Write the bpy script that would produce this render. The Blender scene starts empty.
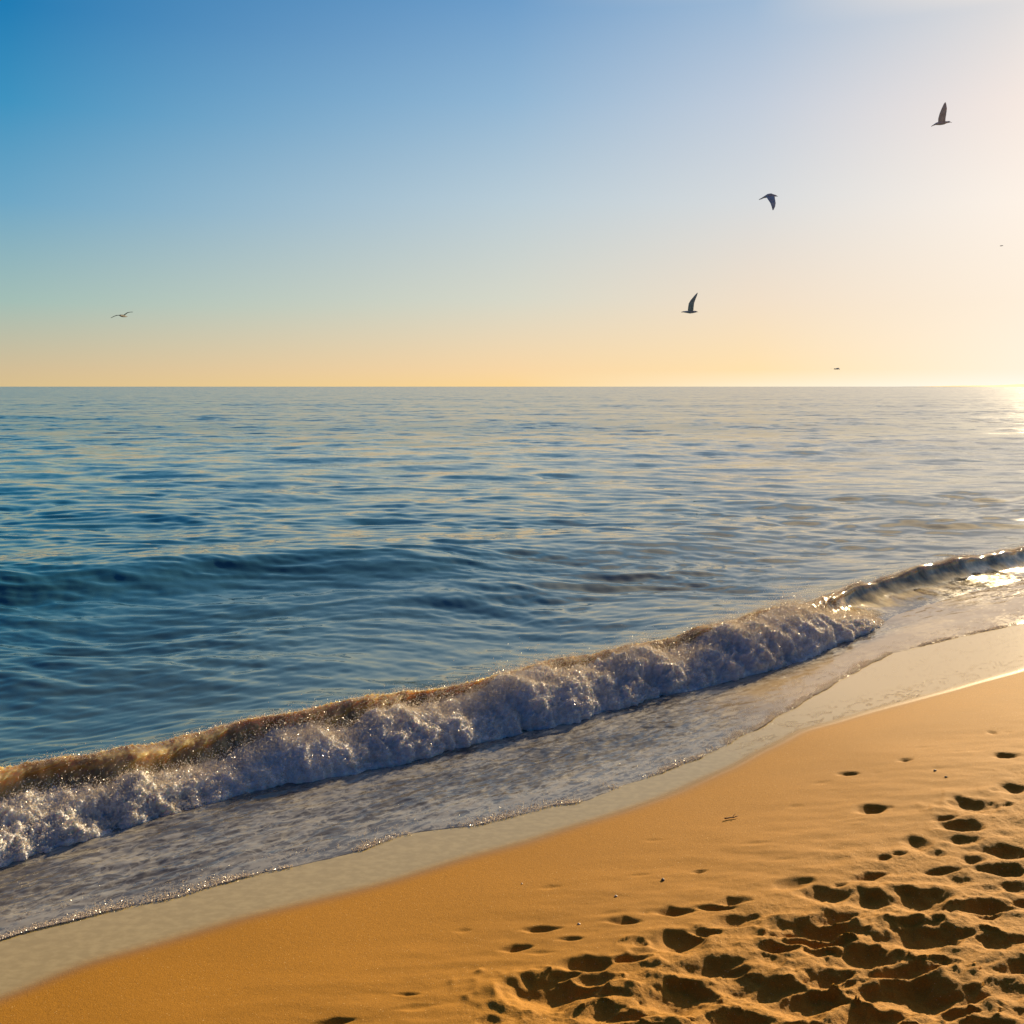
import bpy, math, random
import numpy as np
rng = np.random.default_rng(7); random.seed(7)
scene = bpy.context.scene
COL = scene.collection
R = math.radians

# ------------------------------------------------------------------ camera model
H = 1.9            # camera height above still water, metres
F = 1024.0         # focal length in pixels of the 1024 px wide frame
HOR = 386.5        # row of the horizon
EXPO = 1.0
SUN_AZ, SUN_EL = R(32.0), R(17.0)     # azimuth measured from +Y towards +X
SX, SY = math.sin(SUN_AZ), math.cos(SUN_AZ)

# ------------------------------------------------------------------ helpers
def smooth(a, b, x):
    t = np.clip((x-a)/(b-a), 0, 1); return t*t*(3-2*t)
_P = np.random.default_rng(3).permutation(256); _P = np.concatenate([_P, _P, _P])
_G = np.random.default_rng(4).normal(size=(256, 3)); _G /= np.linalg.norm(_G, axis=1)[:, None]
_G = _G.astype(np.float32)
def _f(t): return t*t*t*(t*(t*6-15)+10)
def pn2(x, y, seed=0):
    xi = np.floor(x).astype(np.int64); yi = np.floor(y).astype(np.int64)
    xf = (x-xi); yf = (y-yi); u = _f(xf); v = _f(yf)
    def g(dx, dy):
        h = _P[_P[(xi+dx+seed*17) & 255]+((yi+dy) & 255)]
        a = h*(2*math.pi/256.0)
        return np.cos(a)*(xf-dx)+np.sin(a)*(yf-dy)
    return 1.5*((g(0,0)*(1-u)+g(1,0)*u)*(1-v)+(g(0,1)*(1-u)+g(1,1)*u)*v)
def pn3(x, y, z, seed=0):
    xi = np.floor(x).astype(np.int64); yi = np.floor(y).astype(np.int64); zi = np.floor(z).astype(np.int64)
    xf = x-xi; yf = y-yi; zf = z-zi; u = _f(xf); v = _f(yf); w = _f(zf)
    def g(a, b, c):
        h = _P[_P[_P[(xi+a+seed*13) & 255]+((yi+b) & 255)]+((zi+c) & 255)]
        G = _G[h]
        return G[..., 0]*(xf-a)+G[..., 1]*(yf-b)+G[..., 2]*(zf-c)
    def L(c): return (g(0,0,c)*(1-u)+g(1,0,c)*u)*(1-v)+(g(0,1,c)*(1-u)+g(1,1,c)*u)*v
    return 1.4*(L(0)*(1-w)+L(1)*w)
def fbm2(x, y, oct=4, seed=0, gain=.5, lac=2.03):
    o = 0; a = 1.0
    for i in range(oct):
        o = o+a*pn2(x, y, seed+i); x = x*lac; y = y*lac; a *= gain
    return o

def mesh_obj(name, V, Fq, mat, parent=None, attrs=None, smooth_sh=True):
    """V (n,3) vertices; Fq (m,k) faces, k constant."""
    V = np.ascontiguousarray(V, dtype=np.float32); Fq = np.ascontiguousarray(Fq, dtype=np.int32)
    me = bpy.data.meshes.new(name); k = Fq.shape[1]
    me.vertices.add(len(V)); me.vertices.foreach_set('co', V.ravel())
    me.loops.add(Fq.size); me.loops.foreach_set('vertex_index', Fq.ravel())
    me.polygons.add(len(Fq))
    me.polygons.foreach_set('loop_start', np.arange(0, Fq.size, k, dtype=np.int32))
    me.polygons.foreach_set('loop_total', np.full(len(Fq), k, dtype=np.int32))
    me.polygons.foreach_set('use_smooth', np.full(len(Fq), smooth_sh))
    me.update(calc_edges=True)
    for an, av in (attrs or {}).items():
        at = me.attributes.new(an, 'FLOAT', 'POINT'); at.data.foreach_set('value', np.ascontiguousarray(av, dtype=np.float32).ravel())
    if mat: me.materials.append(mat)
    o = bpy.data.objects.new(name, me); COL.objects.link(o)
    if parent: o.parent = parent
    return o
def grid_faces(nr, nc, mask=None):
    i = np.arange(nr*nc).reshape(nr, nc)
    q = np.stack([i[:-1, :-1], i[:-1, 1:], i[1:, 1:], i[1:, :-1]], -1).reshape(-1, 4)
    if mask is not None: q = q[mask.reshape(-1)]
    return q
def compact(V, Fq, attrs):
    used = np.zeros(len(V), bool); used[Fq.ravel()] = True
    idx = np.cumsum(used)-1
    return V[used], idx[Fq], {k: a.ravel()[used] for k, a in attrs.items()}
def upward(Fq, V):
    a, b, c = V[Fq[:, 0]], V[Fq[:, 1]], V[Fq[:, 2]]
    n = np.cross(b-a, c-a)[:, 2].mean()
    return Fq if n > 0 else Fq[:, ::-1]
def tag(o, label=None, cat=None, group=None, kind=None):
    if label: o['label'] = label
    if cat: o['category'] = cat
    if group: o['group'] = group
    if kind: o['kind'] = kind
    return o

# ------------------------------------------------------------------ shoreline frame
D = np.array([.78, .6258]); D /= np.linalg.norm(D)       # along the wave
N = np.array([-D[1], D[0]])                              # towards the sea
O = np.array([-2.03, 4.06])
def st(x, y): return (x-O[0])*D[0]+(y-O[1])*D[1], (x-O[0])*N[0]+(y-O[1])*N[1]
def xy(s, t): return O[0]+s*D[0]+t*N[0], O[1]+s*D[1]+t*N[1]
def ground(px, py, z=0.02):
    Y = F*(H-z)/(py-HOR); return (px-512)*Y/F, Y
def table(pts, z=0.02):
    a = np.array([st(*ground(px, py, z)) for px, py in pts]); a = a[np.argsort(a[:, 0])]
    return a
SS = np.arange(-8, 60, .02)
def curve(S, T, sig=6):
    s0 = (T[1]-T[0])/(S[1]-S[0]); s1 = (T[-1]-T[-2])/(S[-1]-S[-2])
    Sx = np.concatenate([[S[0]-12], S, [S[-1]+60]]); Tx = np.concatenate([[T[0]-12*s0*.3], T, [T[-1]+60*s1*.1]])
    v = np.interp(SS, Sx, Tx); k = np.exp(-.5*(np.arange(-3*sig, 3*sig+1)/sig)**2); k /= k.sum()
    v = np.convolve(np.pad(v, 3*sig, mode='edge'), k, 'valid')
    return lambda s: np.interp(s, SS, v)
DRY = [(0,994),(17,990),(85,958),(171,937),(256,910),(350,890),(435,864),(521,840),(606,813),(674,791),(725,767),(759,750),(794,731),(862,712),(947,689),(1024,668)]
FRI = [(0,942),(68,924),(154,905),(212,888),(273,874),(350,856),(418,832),(487,826),(541,811),(589,803),(630,786),(700,760),(745,737),(800,706),(862,668),(888,654),(947,639),(1024,623)]
BAS = [(0,866),(34,857),(68,845),(120,831),(154,821),(222,800),(273,784),(350,776),(394,767),(453,748),(504,738),(555,727),(589,717),(640,702),(700,690),(742,678),(777,670),(821,654),(865,634),(893,615),(920,606),(965,593),(1024,579)]
CRE = [(0,768),(68,758),(137,742),(205,731),(273,715),(350,699),(418,692),(487,680),(538,664),(589,651),(640,641),(674,634),(742,615),(811,600),(872,582),(896,571),(947,562),(1016,547)]
td = table(DRY, .03); t_dry = curve(td[:, 0], td[:, 1], 5)
tf = table(FRI, .02); t_fri = curve(tf[:, 0], tf[:, 1], 3)
tb_ = table(BAS, .02); t_base = curve(tb_[:, 0], tb_[:, 1], 3)
W_ = .46
cr = []
for px, py in CRE:
    lo, hi = 2.0, 25.0
    for _ in range(50):
        Y = .5*(lo+hi); s, t = st((px-512)*Y/F, Y)
        if t-t_base(s) > W_: hi = Y
        else: lo = Y
    cr.append((s, t, H-(py-HOR)*Y/F))
cr = np.array(cr)
t_cre = lambda s: t_base(s)+W_
z_cre = curve(cr[:, 0], cr[:, 2], 8)
print('crest z', np.round(cr[:, 2], 3), 's', np.round(cr[:, 0], 2))
S_of = lambda px: np.interp(px, [p[0] for p in BAS], [st(*ground(*p))[0] for p in BAS])
S_BR = float(S_of(885))          # right of this the wave has not broken yet
def sand_z(x, y):
    s, t = st(x, y); u = t_dry(s)-t
    z = .03+np.where(u > 0, .085*u-.0016*u*u*(u < 26), np.where(u > -1.1, .021*u, -.0231+.07*(u+1.1)))
    return np.where(u > 26, .03+.085*26-.0016*676, np.maximum(z, -2.5))
def hit_sand(px, py):
    z = .1
    for _ in range(12):
        x, y = ground(px, py, z); z = float(sand_z(np.array(x), np.array(y)))
    return x, y

# ------------------------------------------------------------------ sea heights
_wr = np.random.default_rng(21); WAVES = []
for i in range(70):
    lam = .085*(3.6/.085)**(i/69.0)
    a = R(_wr.normal(0, 30))+R(8)
    dx, dy = -math.sin(a), -math.cos(a)
    k = 2*math.pi/lam
    sl = .034*(1.0 if lam < .7 else .38)
    WAVES.append((lam, k*dx, k*dy, _wr.uniform(0, 6.28), sl/k))
sw_a = np.array(ground(0, 577, .12)); sw_b = np.array(ground(820, 527, .12))
sw_d = (sw_b-sw_a)/np.linalg.norm(sw_b-sw_a); sw_n = np.array([-sw_d[1], sw_d[0]])
def sea_h(x, y, dr):
    """height of the open sea; dr = local mesh spacing (waves finer than it are left to the shader)"""
    x = x.astype(np.float64); y = y.astype(np.float64); h = np.zeros_like(x)
    patch = .75+.55*pn2(x*.11+3, y*.16+9, 5)+.35*pn2(x*.4, y*.6, 8)
    wx = .35*pn2(x*.5, y*.5, 31); wy = .35*pn2(x*.5, y*.5, 37)
    for lam, kx, ky, ph, am in WAVES:
        d = smooth(1.6, 3.4, lam/dr)
        if not np.any(d > 0): continue
        p = kx*(x+wx)+ky*(y+wy)+ph
        h += am*d*(np.sin(p)+.18*np.sin(2*p+1.57))*(patch if lam < 2 else 1)
    for lam, ang, am in ((5., -6, .007), (7., 9, .009), (9., 3, .012), (14., -9, .035), (23., 6, .05), (41., -4, .07)):
        k = 2*math.pi/lam; a = R(ang)
        h += am*smooth(1.6, 3.4, lam/dr)*smooth(12, 34, y)*np.sin(k*(math.sin(a)*x+math.cos(a)*y)+lam+1.2*pn2(x*.03, y*.05, 61))
    # the dark swell that is about to become the next breaker
    s = (x-sw_a[0])*sw_d[0]+(y-sw_a[1])*sw_d[1]; q = (x-sw_a[0])*sw_n[0]+(y-sw_a[1])*sw_n[1]
    q = q+.28*pn2(s*.35, q*.1, 44)
    amp = .19*smooth(11., 1.5, s)*smooth(-30, -12, s)+.03*smooth(20, 8, s)
    h += amp*np.where(q > 0, np.exp(-(q/1.35)**2), np.exp(-(np.abs(q)/.78)**1.8))
    h += .018*smooth(14., 2.0, s)*np.exp(-((q+1.75)/.5)**2)+.03*smooth(12., 2.0, s)*np.exp(-((q-2.6)/.6)**2)
    fr = np.exp(-((q+.5)/.8)**2)*smooth(15., 3.0, s)
    h += fr*(.016*pn2(x*.9+q*.4, y*3.1, 63)+.009*pn2(x*2.1, y*6.3, 64))
    return h
def back_h(s, t):
    zc = z_cre(s)+.030*pn2(s*1.7, s*0+1.5, 11)+.014*pn2(s*3.9, s*0+2.5, 12)+.006*smooth(S_BR+.3, S_BR-.3, s)*pn2(s*11, s*0+2.5, 13)
    q = t-t_cre(s)
    fade = smooth(26, 14, s)
    return fade*(zc*np.exp(-np.maximum(q, 0)**1.25/.30)), zc*fade+.02*(1-fade)
def water_h(x, y, dr):
    s, t = st(x, y); b, zc = back_h(s, t)
    q = t-t_cre(s)
    return sea_h(x, y, dr)*smooth(-.05, 1.0, q)*(1-.35*smooth(2.2, .8, q))+b

# ------------------------------------------------------------------ materials
class NT:
    def __init__(s, name):
        s.m = bpy.data.materials.new(name); s.m.use_nodes = True; s.t = s.m.node_tree; s.t.nodes.clear()
        s.out = s.n('ShaderNodeOutputMaterial')
    def n(s, typ, **kw):
        o = s.t.nodes.new(typ)
        for k, v in kw.items():
            if k[0] == '_':
                key = k[1:].replace('_', ' '); 
                if key.isdigit(): key = int(key)
                s.set(o, key, v)
            else: setattr(o, k, v)
        return o
    def set(s, o, key, v):
        if hasattr(v, 'links') or isinstance(v, bpy.types.NodeSocket): s.t.links.new(v, o.inputs[key])
        else: o.inputs[key].default_value = v
    def math(s, op, a, b=0.0, c=0.0, clamp=False):
        o = s.n('ShaderNodeMath', operation=op, use_clamp=clamp); s.set(o, 0, a); s.set(o, 1, b); s.set(o, 2, c); return o.outputs[0]
    def mix(s, f, a, b):
        o = s.n('ShaderNodeMix', data_type='RGBA'); s.set(o, 0, f); s.set(o, 6, a); s.set(o, 7, b); return o.outputs[2]
    def fmix(s, f, a, b):
        o = s.n('ShaderNodeMix', data_type='FLOAT'); s.set(o, 0, f); s.set(o, 2, a); s.set(o, 3, b); return o.outputs[0]
    def attr(s, name): return s.n('ShaderNodeAttribute', attribute_name=name).outputs['Fac']
    def noise(s, vec, scale, detail=4, rough=.5, **kw):
        o = s.n('ShaderNodeTexNoise', **kw); s.set(o, 'Vector', vec); s.set(o, 'Scale', scale); s.set(o, 'Detail', detail); s.set(o, 'Roughness', rough); return o
    def rng(s, v, a, b, c=0., d=1., typ='SMOOTHSTEP'):
        o = s.n('ShaderNodeMapRange', interpolation_type=typ); s.set(o, 0, v); s.set(o, 1, a); s.set(o, 2, b); s.set(o, 3, c); s.set(o, 4, d); return o.outputs[0]
    def mapping(s, vec, scale=(1,1,1), rot=(0,0,0)):
        o = s.n('ShaderNodeMapping'); s.set(o, 'Vector', vec); o.inputs['Scale'].default_value = scale; o.inputs['Rotation'].default_value = rot; return o.outputs[0]
def C4(r, g, b): return (r, g, b, 1.0)

def water_material():
    m = NT('water'); pos = m.n('ShaderNodeNewGeometry').outputs['Position']; nrm = m.n('ShaderNodeNewGeometry').outputs['Normal']
    wv = m.attr('wv'); sh = m.attr('sh'); far = m.attr('far'); calm_sheen = m.attr('calm_sheen')
    along = m.mapping(pos, (1, 1, 1), (0, 0, -math.atan2(D[1], D[0])))
    # --- colour of the body of water and of the painted sheen
    big = m.noise(pos, .35, 3).outputs[0]
    deep = m.mix(m.rng(big, .35, .65), C4(.008, .060, .078), C4(.016, .084, .104))
    pv = m.mapping(along, (1.0, 2.3, 1))
    n1 = m.noise(pv, 13., 7, .7, _Distortion=.6).outputs[0]
    n2 = m.noise(pv, 1.3, 3, .5).outputs[0]
    dn = m.noise(along, 6., 3); dv = m.n('ShaderNodeVectorMath', operation='SCALE'); m.set(dv, 0, dn.outputs['Color']); dv.inputs['Scale'].default_value = .28; da = m.n('ShaderNodeVectorMath', operation='ADD'); m.set(da, 0, along); m.set(da, 1, dv.outputs[0]); lace = m.n('ShaderNodeTexVoronoi', feature='DISTANCE_TO_EDGE'); m.set(lace, 'Vector', m.mapping(da.outputs[0], (1, 1.9, 1))); m.set(lace, 'Scale', 9.0)
    lc = m.rng(lace.outputs[0], .01, .085, 1, 0)
    cov = m.math('ADD', m.rng(m.math('ADD', n1, m.math('MULTIPLY', n2, .5)), .68, .86), m.math('MULTIPLY', lc, m.rng(n2, .42, .6, 0, .75)), clamp=True)
    swash = m.mix(m.math('MULTIPLY', cov, m.fmix(calm_sheen, .46, .25)), m.mix(calm_sheen, C4(.105, .095, .082), C4(.46, .34, .18)), m.mix(calm_sheen, C4(.48, .455, .395), C4(.62, .47, .26)))  # golden sky reflection on the calm right side put into the swash colour
    near = m.attr('near'); deep = m.mix(near, deep, C4(.045, .082, .095))
    col = m.mix(sh, deep, swash)
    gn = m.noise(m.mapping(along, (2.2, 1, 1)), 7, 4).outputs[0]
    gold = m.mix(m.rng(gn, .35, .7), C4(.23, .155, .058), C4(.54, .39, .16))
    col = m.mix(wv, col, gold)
    # --- fine ripples as slopes added to the normal
    ra = m.noise(m.mapping(pos, (.6, 1, 1)), 1.6, 9, .66); rb = m.noise(m.mapping(pos, (.8, 1, 1)), .33, 8, .72)
    def slopes(nz, k):
        v = m.n('ShaderNodeVectorMath', operation='SUBTRACT'); m.set(v, 0, nz.outputs['Color']); v.inputs[1].default_value = (.5, .5, .5)
        w = m.n('ShaderNodeVectorMath', operation='SCALE'); m.set(w, 0, v.outputs[0]); m.set(w, 'Scale', k)
        x = m.n('ShaderNodeVectorMath', operation='MULTIPLY'); m.set(x, 0, w.outputs[0]); x.inputs[1].default_value = (1, 1, 0); return x.outputs[0]
    k1 = m.math('MULTIPLY_ADD', far, .55, .40)
    k1 = m.math('ADD', k1, m.math('MULTIPLY', wv, .75))
    k1 = m.math('MULTIPLY', k1, m.fmix(m.math('MULTIPLY', sh, calm_sheen), 1, .12))
    ad = m.n('ShaderNodeVectorMath', operation='ADD'); m.set(ad, 0, nrm); m.set(ad, 1, slopes(ra, k1))
    ad2 = m.n('ShaderNodeVectorMath', operation='ADD'); m.set(ad2, 0, ad.outputs[0]); m.set(ad2, 1, slopes(rb, m.math('MULTIPLY', far, .75)))
    nn = m.n('ShaderNodeVectorMath', operation='NORMALIZE'); m.set(nn, 0, ad2.outputs[0])
    # tiny bubbles and chatter on the breaking face
    p = m.n('ShaderNodeBsdfPrincipled'); m.set(p, 'Base Color', col); m.set(p, 'Normal', nn.outputs[0])
    ro = m.fmix(far, .06, .14); ro = m.fmix(sh, ro, m.math('ADD', m.math('MULTIPLY_ADD', cov, .14, .09), m.math('MULTIPLY', calm_sheen, -.05)))
    m.set(p, 'Roughness', ro); m.set(p, 'IOR', m.fmix(sh, 1.48, 1.5))
    m.set(p, 'Subsurface Weight', m.math('MULTIPLY', wv, .9)); p.inputs['Subsurface Radius'].default_value = (1.0, .62, .22); p.inputs['Subsurface Scale'].default_value = .15
    m.t.links.new(p.outputs[0], m.out.inputs[0]); return m.m

def sand_material():
    m = NT('sand'); pos = m.n('ShaderNodeNewGeometry').outputs['Position']
    wet = m.attr('wet'); calm_sheen = m.attr('calm_sheen'); rough_zone = m.attr('trod')
    g = m.noise(pos, 420, 3, .75).outputs[0]; g2 = m.noise(pos, 260, 3, .6).outputs[0]; b = m.noise(m.mapping(pos, (.6, 1, 1)), 2.3, 5, .6).outputs[0]
    dry = m.mix(m.rng(g, .3, .7), C4(.22, .098, .007), C4(.50, .232, .018))
    dry = m.mix(m.math('MULTIPLY', m.rng(b, .4, .7), .35), dry, C4(.28, .13, .011))
    sp = m.noise(pos, 240, 1, .5).outputs[0]
    dry = m.mix(m.math('MULTIPLY', m.rng(sp, .72, .78), .8), dry, C4(.85, .62, .30))
    dry = m.mix(m.math('MULTIPLY', m.rng(sp, .27, .23), .7), dry, C4(.12, .06, .025))
    damp = m.mix(m.rng(g2, .3, .7), C4(.24, .125, .045), C4(.29, .16, .06))
    edge = m.rng(wet, .05, .55); col = m.mix(edge, dry, damp)
    film = m.rng(wet, .30, .85)
    wn = m.noise(m.mapping(pos, (.8, 1.2, 1)), 30, 5, .6).outputs[0]
    wcol = m.mix(m.rng(wn, .35, .7), C4(.36, .275, .105), C4(.43, .335, .14)); wcol = m.mix(calm_sheen, wcol, C4(.62, .46, .20))  # warm sky sheen put into the film colour, more golden to the right
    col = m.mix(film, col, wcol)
    h = m.math('ADD', m.math('MULTIPLY', m.noise(pos, 55, 5, .68).outputs[0], m.math('MULTIPLY_ADD', rough_zone, 1.3, .35)), m.math('MULTIPLY', g2, .35))
    h = m.math('MULTIPLY', h, m.fmix(film, 1, .06))
    bp = m.n('ShaderNodeBump'); m.set(bp, 'Height', h); bp.inputs['Strength'].default_value = .8; bp.inputs['Distance'].default_value = .004
    p = m.n('ShaderNodeBsdfPrincipled'); m.set(p, 'Base Color', col); m.set(p, 'Normal', bp.outputs[0])
    m.set(p, 'Roughness', m.fmix(m.math('POWER', film, .4), .80, .13)); m.set(p, 'IOR', m.fmix(m.math('POWER', film, 3.0), 1.22, 1.62))
    m.t.links.new(p.outputs[0], m.out.inputs[0]); return m.m

def foam_material():
    m = NT('foam'); p = m.n('ShaderNodeBsdfPrincipled')
    pos = m.n('ShaderNodeNewGeometry').outputs['Position']; n1 = m.noise(pos, 60, 4, .6).outputs[0]
    m.set(p, 'Base Color', m.mix(m.rng(n1, .3, .7), C4(.78, .79, .80), C4(.92, .93, .94)))
    p.inputs['Roughness'].default_value = .6; p.inputs['Specular IOR Level'].default_value = .3; p.inputs['Subsurface Weight'].default_value = .3
    p.inputs['Subsurface Radius'].default_value = (1, .8, .5); p.inputs['Subsurface Scale'].default_value = .03
    bp = m.n('ShaderNodeBump'); m.set(bp, 'Height', m.noise(pos, 150, 5, .75).outputs[0]); bp.inputs['Strength'].default_value = 1.; bp.inputs['Distance'].default_value = .012
    m.set(p, 'Normal', bp.outputs[0])
    m.t.links.new(p.outputs[0], m.out.inputs[0]); return m.m
def spray_material():
    m = NT('spray'); a = m.n('ShaderNodeBsdfDiffuse'); a.inputs[0].default_value = C4(.8, .76, .7)
    t = m.n('ShaderNodeBsdfTranslucent'); t.inputs[0].default_value = C4(.85, .74, .55)
    g = m.n('ShaderNodeBsdfGlossy'); g.inputs['Roughness'].default_value = .25; g.inputs[0].default_value = C4(.9, .9, .9)
    m1 = m.n('ShaderNodeMixShader'); m1.inputs[0].default_value = .5; m.t.links.new(a.outputs[0], m1.inputs[1]); m.t.links.new(t.outputs[0], m1.inputs[2])
    m2 = m.n('ShaderNodeMixShader'); m2.inputs[0].default_value = .14; m.t.links.new(m1.outputs[0], m2.inputs[1]); m.t.links.new(g.outputs[0], m2.inputs[2])
    m.t.links.new(m2.outputs[0], m.out.inputs[0]); return m.m
def plain(name, c, rough=.8, c2=None, sc=20):
    m = NT(name); p = m.n('ShaderNodeBsdfPrincipled'); pos = m.n('ShaderNodeTexCoord').outputs['Object']
    n = m.noise(pos, sc, 4, .6).outputs[0]
    m.set(p, 'Base Color', m.mix(m.rng(n, .3, .7), C4(*c), C4(*(c2 or [v*.7 for v in c])))); p.inputs['Roughness'].default_value = rough
    m.t.links.new(p.outputs[0], m.out.inputs[0]); return m.m
M_WATER, M_SAND, M_FOAM, M_SPRAY = water_material(), sand_material(), foam_material(), spray_material()

# ------------------------------------------------------------------ open sea
dys = np.concatenate([np.geomspace(.12, 3, 14, endpoint=False), np.arange(3, 200, .72), np.arange(200, 470, .9)])[::-1]
Yr = F*H/dys
tn = np.concatenate([np.linspace(-1.6, -.62, 160, endpoint=False), np.linspace(-.62, .62, 980, endpoint=False), np.linspace(.62, 2.2, 200)])
X, Y = np.meshgrid(tn, Yr); X = X*Y
drr = np.abs(np.gradient(Yr))[:, None]*np.ones_like(X)
Z = water_h(X, Y, np.maximum(drr, Y*.0016))
S, T = st(X, Y)
keep = (T > t_cre(S)+.80)
km = keep[:-1, :-1] & keep[1:, :-1] & keep[:-1, 1:] & keep[1:, 1:]
V = np.stack([X, Y, Z], -1).reshape(-1, 3)
farv = smooth(.03, .8, drr)
at = dict(wv=np.zeros_like(X), sh=np.zeros_like(X), far=farv, calm_sheen=np.zeros_like(X), near=smooth(6.5, .5, T-t_cre(S)))
Fq = grid_faces(*X.shape, km); V, Fq, at = compact(V, Fq, at)
sea = mesh_obj('sea', V, upward(Fq, V), M_WATER, attrs=at); tag(sea, kind='structure')

# ------------------------------------------------------------------ breaking wave and the sheet of water in front of it
s_list = [-3.2]
while s_list[-1] < 34:
    s_ = s_list[-1]; x_, y_ = xy(s_, 0.); d_ = math.hypot(x_, y_); step = .0011*d_
    if s_ < -1.2 or s_ > 10.5: step = .0045*d_
    s_list.append(s_+step)
s1 = np.array(s_list); NS = len(s1); print('wave columns', NS)
br = smooth(S_BR+.35, S_BR-.25, s1)              # 1 = broken
tb = t_base(s1); tc = t_cre(s1); _, zc = back_h(s1, tc)
tfr = np.minimum(t_fri(s1)+.016*pn2(s1*5, s1*0+.5, 77)+.006*pn2(s1*17, s1*0+.5, 79), tb-.15)
# A back slope
nA = 70; qa = np.linspace(.86, 0, nA)**1.0
tA = tc[None]+qa[:, None]*np.ones(NS)[None]
xa, ya = xy(s1[None]*np.ones_like(tA), tA)
zA = water_h(xa, ya, np.full_like(xa, .02)); zA[qa > .76] -= .0
# B face: control polygon (offset from crest t, height fraction)
ctrl_b = np.array([(0, 1.0), (-.014, 1.0), (-.036, .975), (-.055, .90), (-.062, .75), (-.085, .54), (-.14, .30), (-.25, .11), (-.46, .0)])
ctrl_g = np.array([(0, 1.0), (-.014, 1.0), (-.034, .97), (-.050, .89), (-.062, .72), (-.10, .50), (-.17, .27), (-.29, .10), (-.46, .0)])
nB = 130; vb = np.linspace(0, 1, nB)
def crom(P, v):
    n = len(P)-1; u = v*n; i = np.clip(u.astype(int), 0, n-1); f = u-i
    g = lambda j: P[np.clip(j, 0, n)]
    p0, p1, p2, p3 = g(i-1), g(i), g(i+1), g(i+2); f = f[:, None]
    return .5*((2*p1)+(-p0+p2)*f+(2*p0-5*p1+4*p2-p3)*f**2+(-p0+3*p1-3*p2+p3)*f**3)
cb, cg = crom(ctrl_b, vb), crom(ctrl_g, vb)
cc = cb[:, None, :]*br[None, :, None]+cg[:, None, :]*(1-br)[None, :, None]
zb0 = .012
cc[..., 0] -= .045*pn2(s1*1.3, s1*0+.5, 19)[None]*np.sin(np.pi*vb)[:, None]**1.2*(.4+.6*br[None])
tB = tc[None]+cc[..., 0]; zB = zb0+cc[..., 1]*(zc[None]-zb0)
# flow lines and lumps on the face
sv = s1[None]*np.ones_like(tB); vv = vb[:, None]*np.ones_like(tB)
env = np.sin(np.pi*np.clip(vv*1.02, 0, 1))**1.1
lump = (.034*pn2(sv*2.6, vv*1.6, 3)+.022*pn2(sv*7+vv*3, vv*3, 4)+.010*br[None]*pn2(sv*20+vv*6, vv*5, 5)+.0050*(.3+.7*br[None])*pn2(sv*55+vv*9, vv*14, 6)+.0018*pn2(sv*140, vv*40, 7))
lump = (lump+.05*(1-br[None])*pn2(sv*.9, vv*1.2, 20))*env*(.16+.84*br[None])
jag = smooth(.28, .02, vv)*br[None]*(.010*np.abs(pn2(sv*28, vv*3, 9))+.008*np.abs(pn2(sv*70, vv*9, 10)))
tB = tB-lump; zB = zB+jag+.2*lump
# ripples reaching from the glassy wave over the foot
# C sheet of water running up the sand
nC = 150; vc = np.linspace(0, 1, nC)[1:]
tC = tb[None]+(tfr-tb)[None]*vc[:, None]
xc_, yc_ = xy(s1[None]*np.ones_like(tC), tC); vcc = vc[:, None]*np.ones_like(tC)
rim = np.minimum(1, (1-vcc)*np.abs(tb-tfr)[None]/.05)
zs = sand_z(xc_, yc_)
calm1 = smooth(float(S_of(620)), float(S_of(760)), s1)
film = .012*(1-vcc)**1.2+(.0022+.0025*smooth(float(S_of(820)), float(S_of(900)), s1)[None]-.0010*calm1[None])*np.sqrt(np.clip(rim, 0, 1))
sc_ = s1[None]*np.ones_like(tC)
rip = (1.45-1.05*calm1[None])*(.0040*pn2(sc_*4.5+tC*2, tC*13, 14)+.0026*pn2(sc_*10-tC*5, tC*26, 15)+.0011*pn2(sc_*26, tC*60, 16))*smooth(0, .35, 1-vcc)
calm1 = smooth(float(S_of(620)), float(S_of(760)), s1)
rip = rip*(1-.78*calm1[None]*smooth(.25, .5, vcc)) + (.0028*pn2(sc_*3.2, tC*11, 17)*(smooth(S_BR-.6, S_BR+.4, s1))[None])*smooth(.9, .4, vcc)
RI2 = table([(628,729),(660,728),(694,725)]); t_ri2 = curve(RI2[:, 0], RI2[:, 1], 2)
q2 = tC-t_ri2(s1)[None]
rip += .006*(smooth(RI2[0, 0], RI2[0, 0]+.15, s1)*smooth(RI2[-1, 0], RI2[-1, 0]-.15, s1))[None]*np.where(q2 > 0, np.exp(-(q2/.07)**2), np.exp(-(q2/.02)**2))
wl_ = zb0-.002+0*zs; zf_ = zs+film; zmx = .5*(zf_+wl_+np.sqrt((zf_-wl_)**2+.006**2)); zmx = np.where(vcc > .9, zmx*(1-(vcc-.9)/.1)+zf_*((vcc-.9)/.1), zmx)
zC = np.maximum(zmx+rip, zs+(.0012-.0006*calm1[None])*np.clip(rim*3, 0, 1)); zC[-1] = zs[-1]-.004
blend = np.exp(-vcc*14); zC = zC*(1-blend)+np.maximum(zb0, zC)*blend
Tt = np.concatenate([tA, tB[1:], tC], 0); Zt = np.concatenate([zA, zB[1:], zC], 0)
Sg = s1[None]*np.ones_like(Tt); Xt, Yt = xy(Sg, Tt)
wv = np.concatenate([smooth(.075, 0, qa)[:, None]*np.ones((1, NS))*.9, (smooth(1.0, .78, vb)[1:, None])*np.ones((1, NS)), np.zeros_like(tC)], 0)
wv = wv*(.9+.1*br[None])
sh = np.concatenate([np.zeros((nA, NS)), (smooth(.72, 1.0, vb)[1:, None])*np.ones((1, NS)), np.ones_like(tC)], 0)
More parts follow.
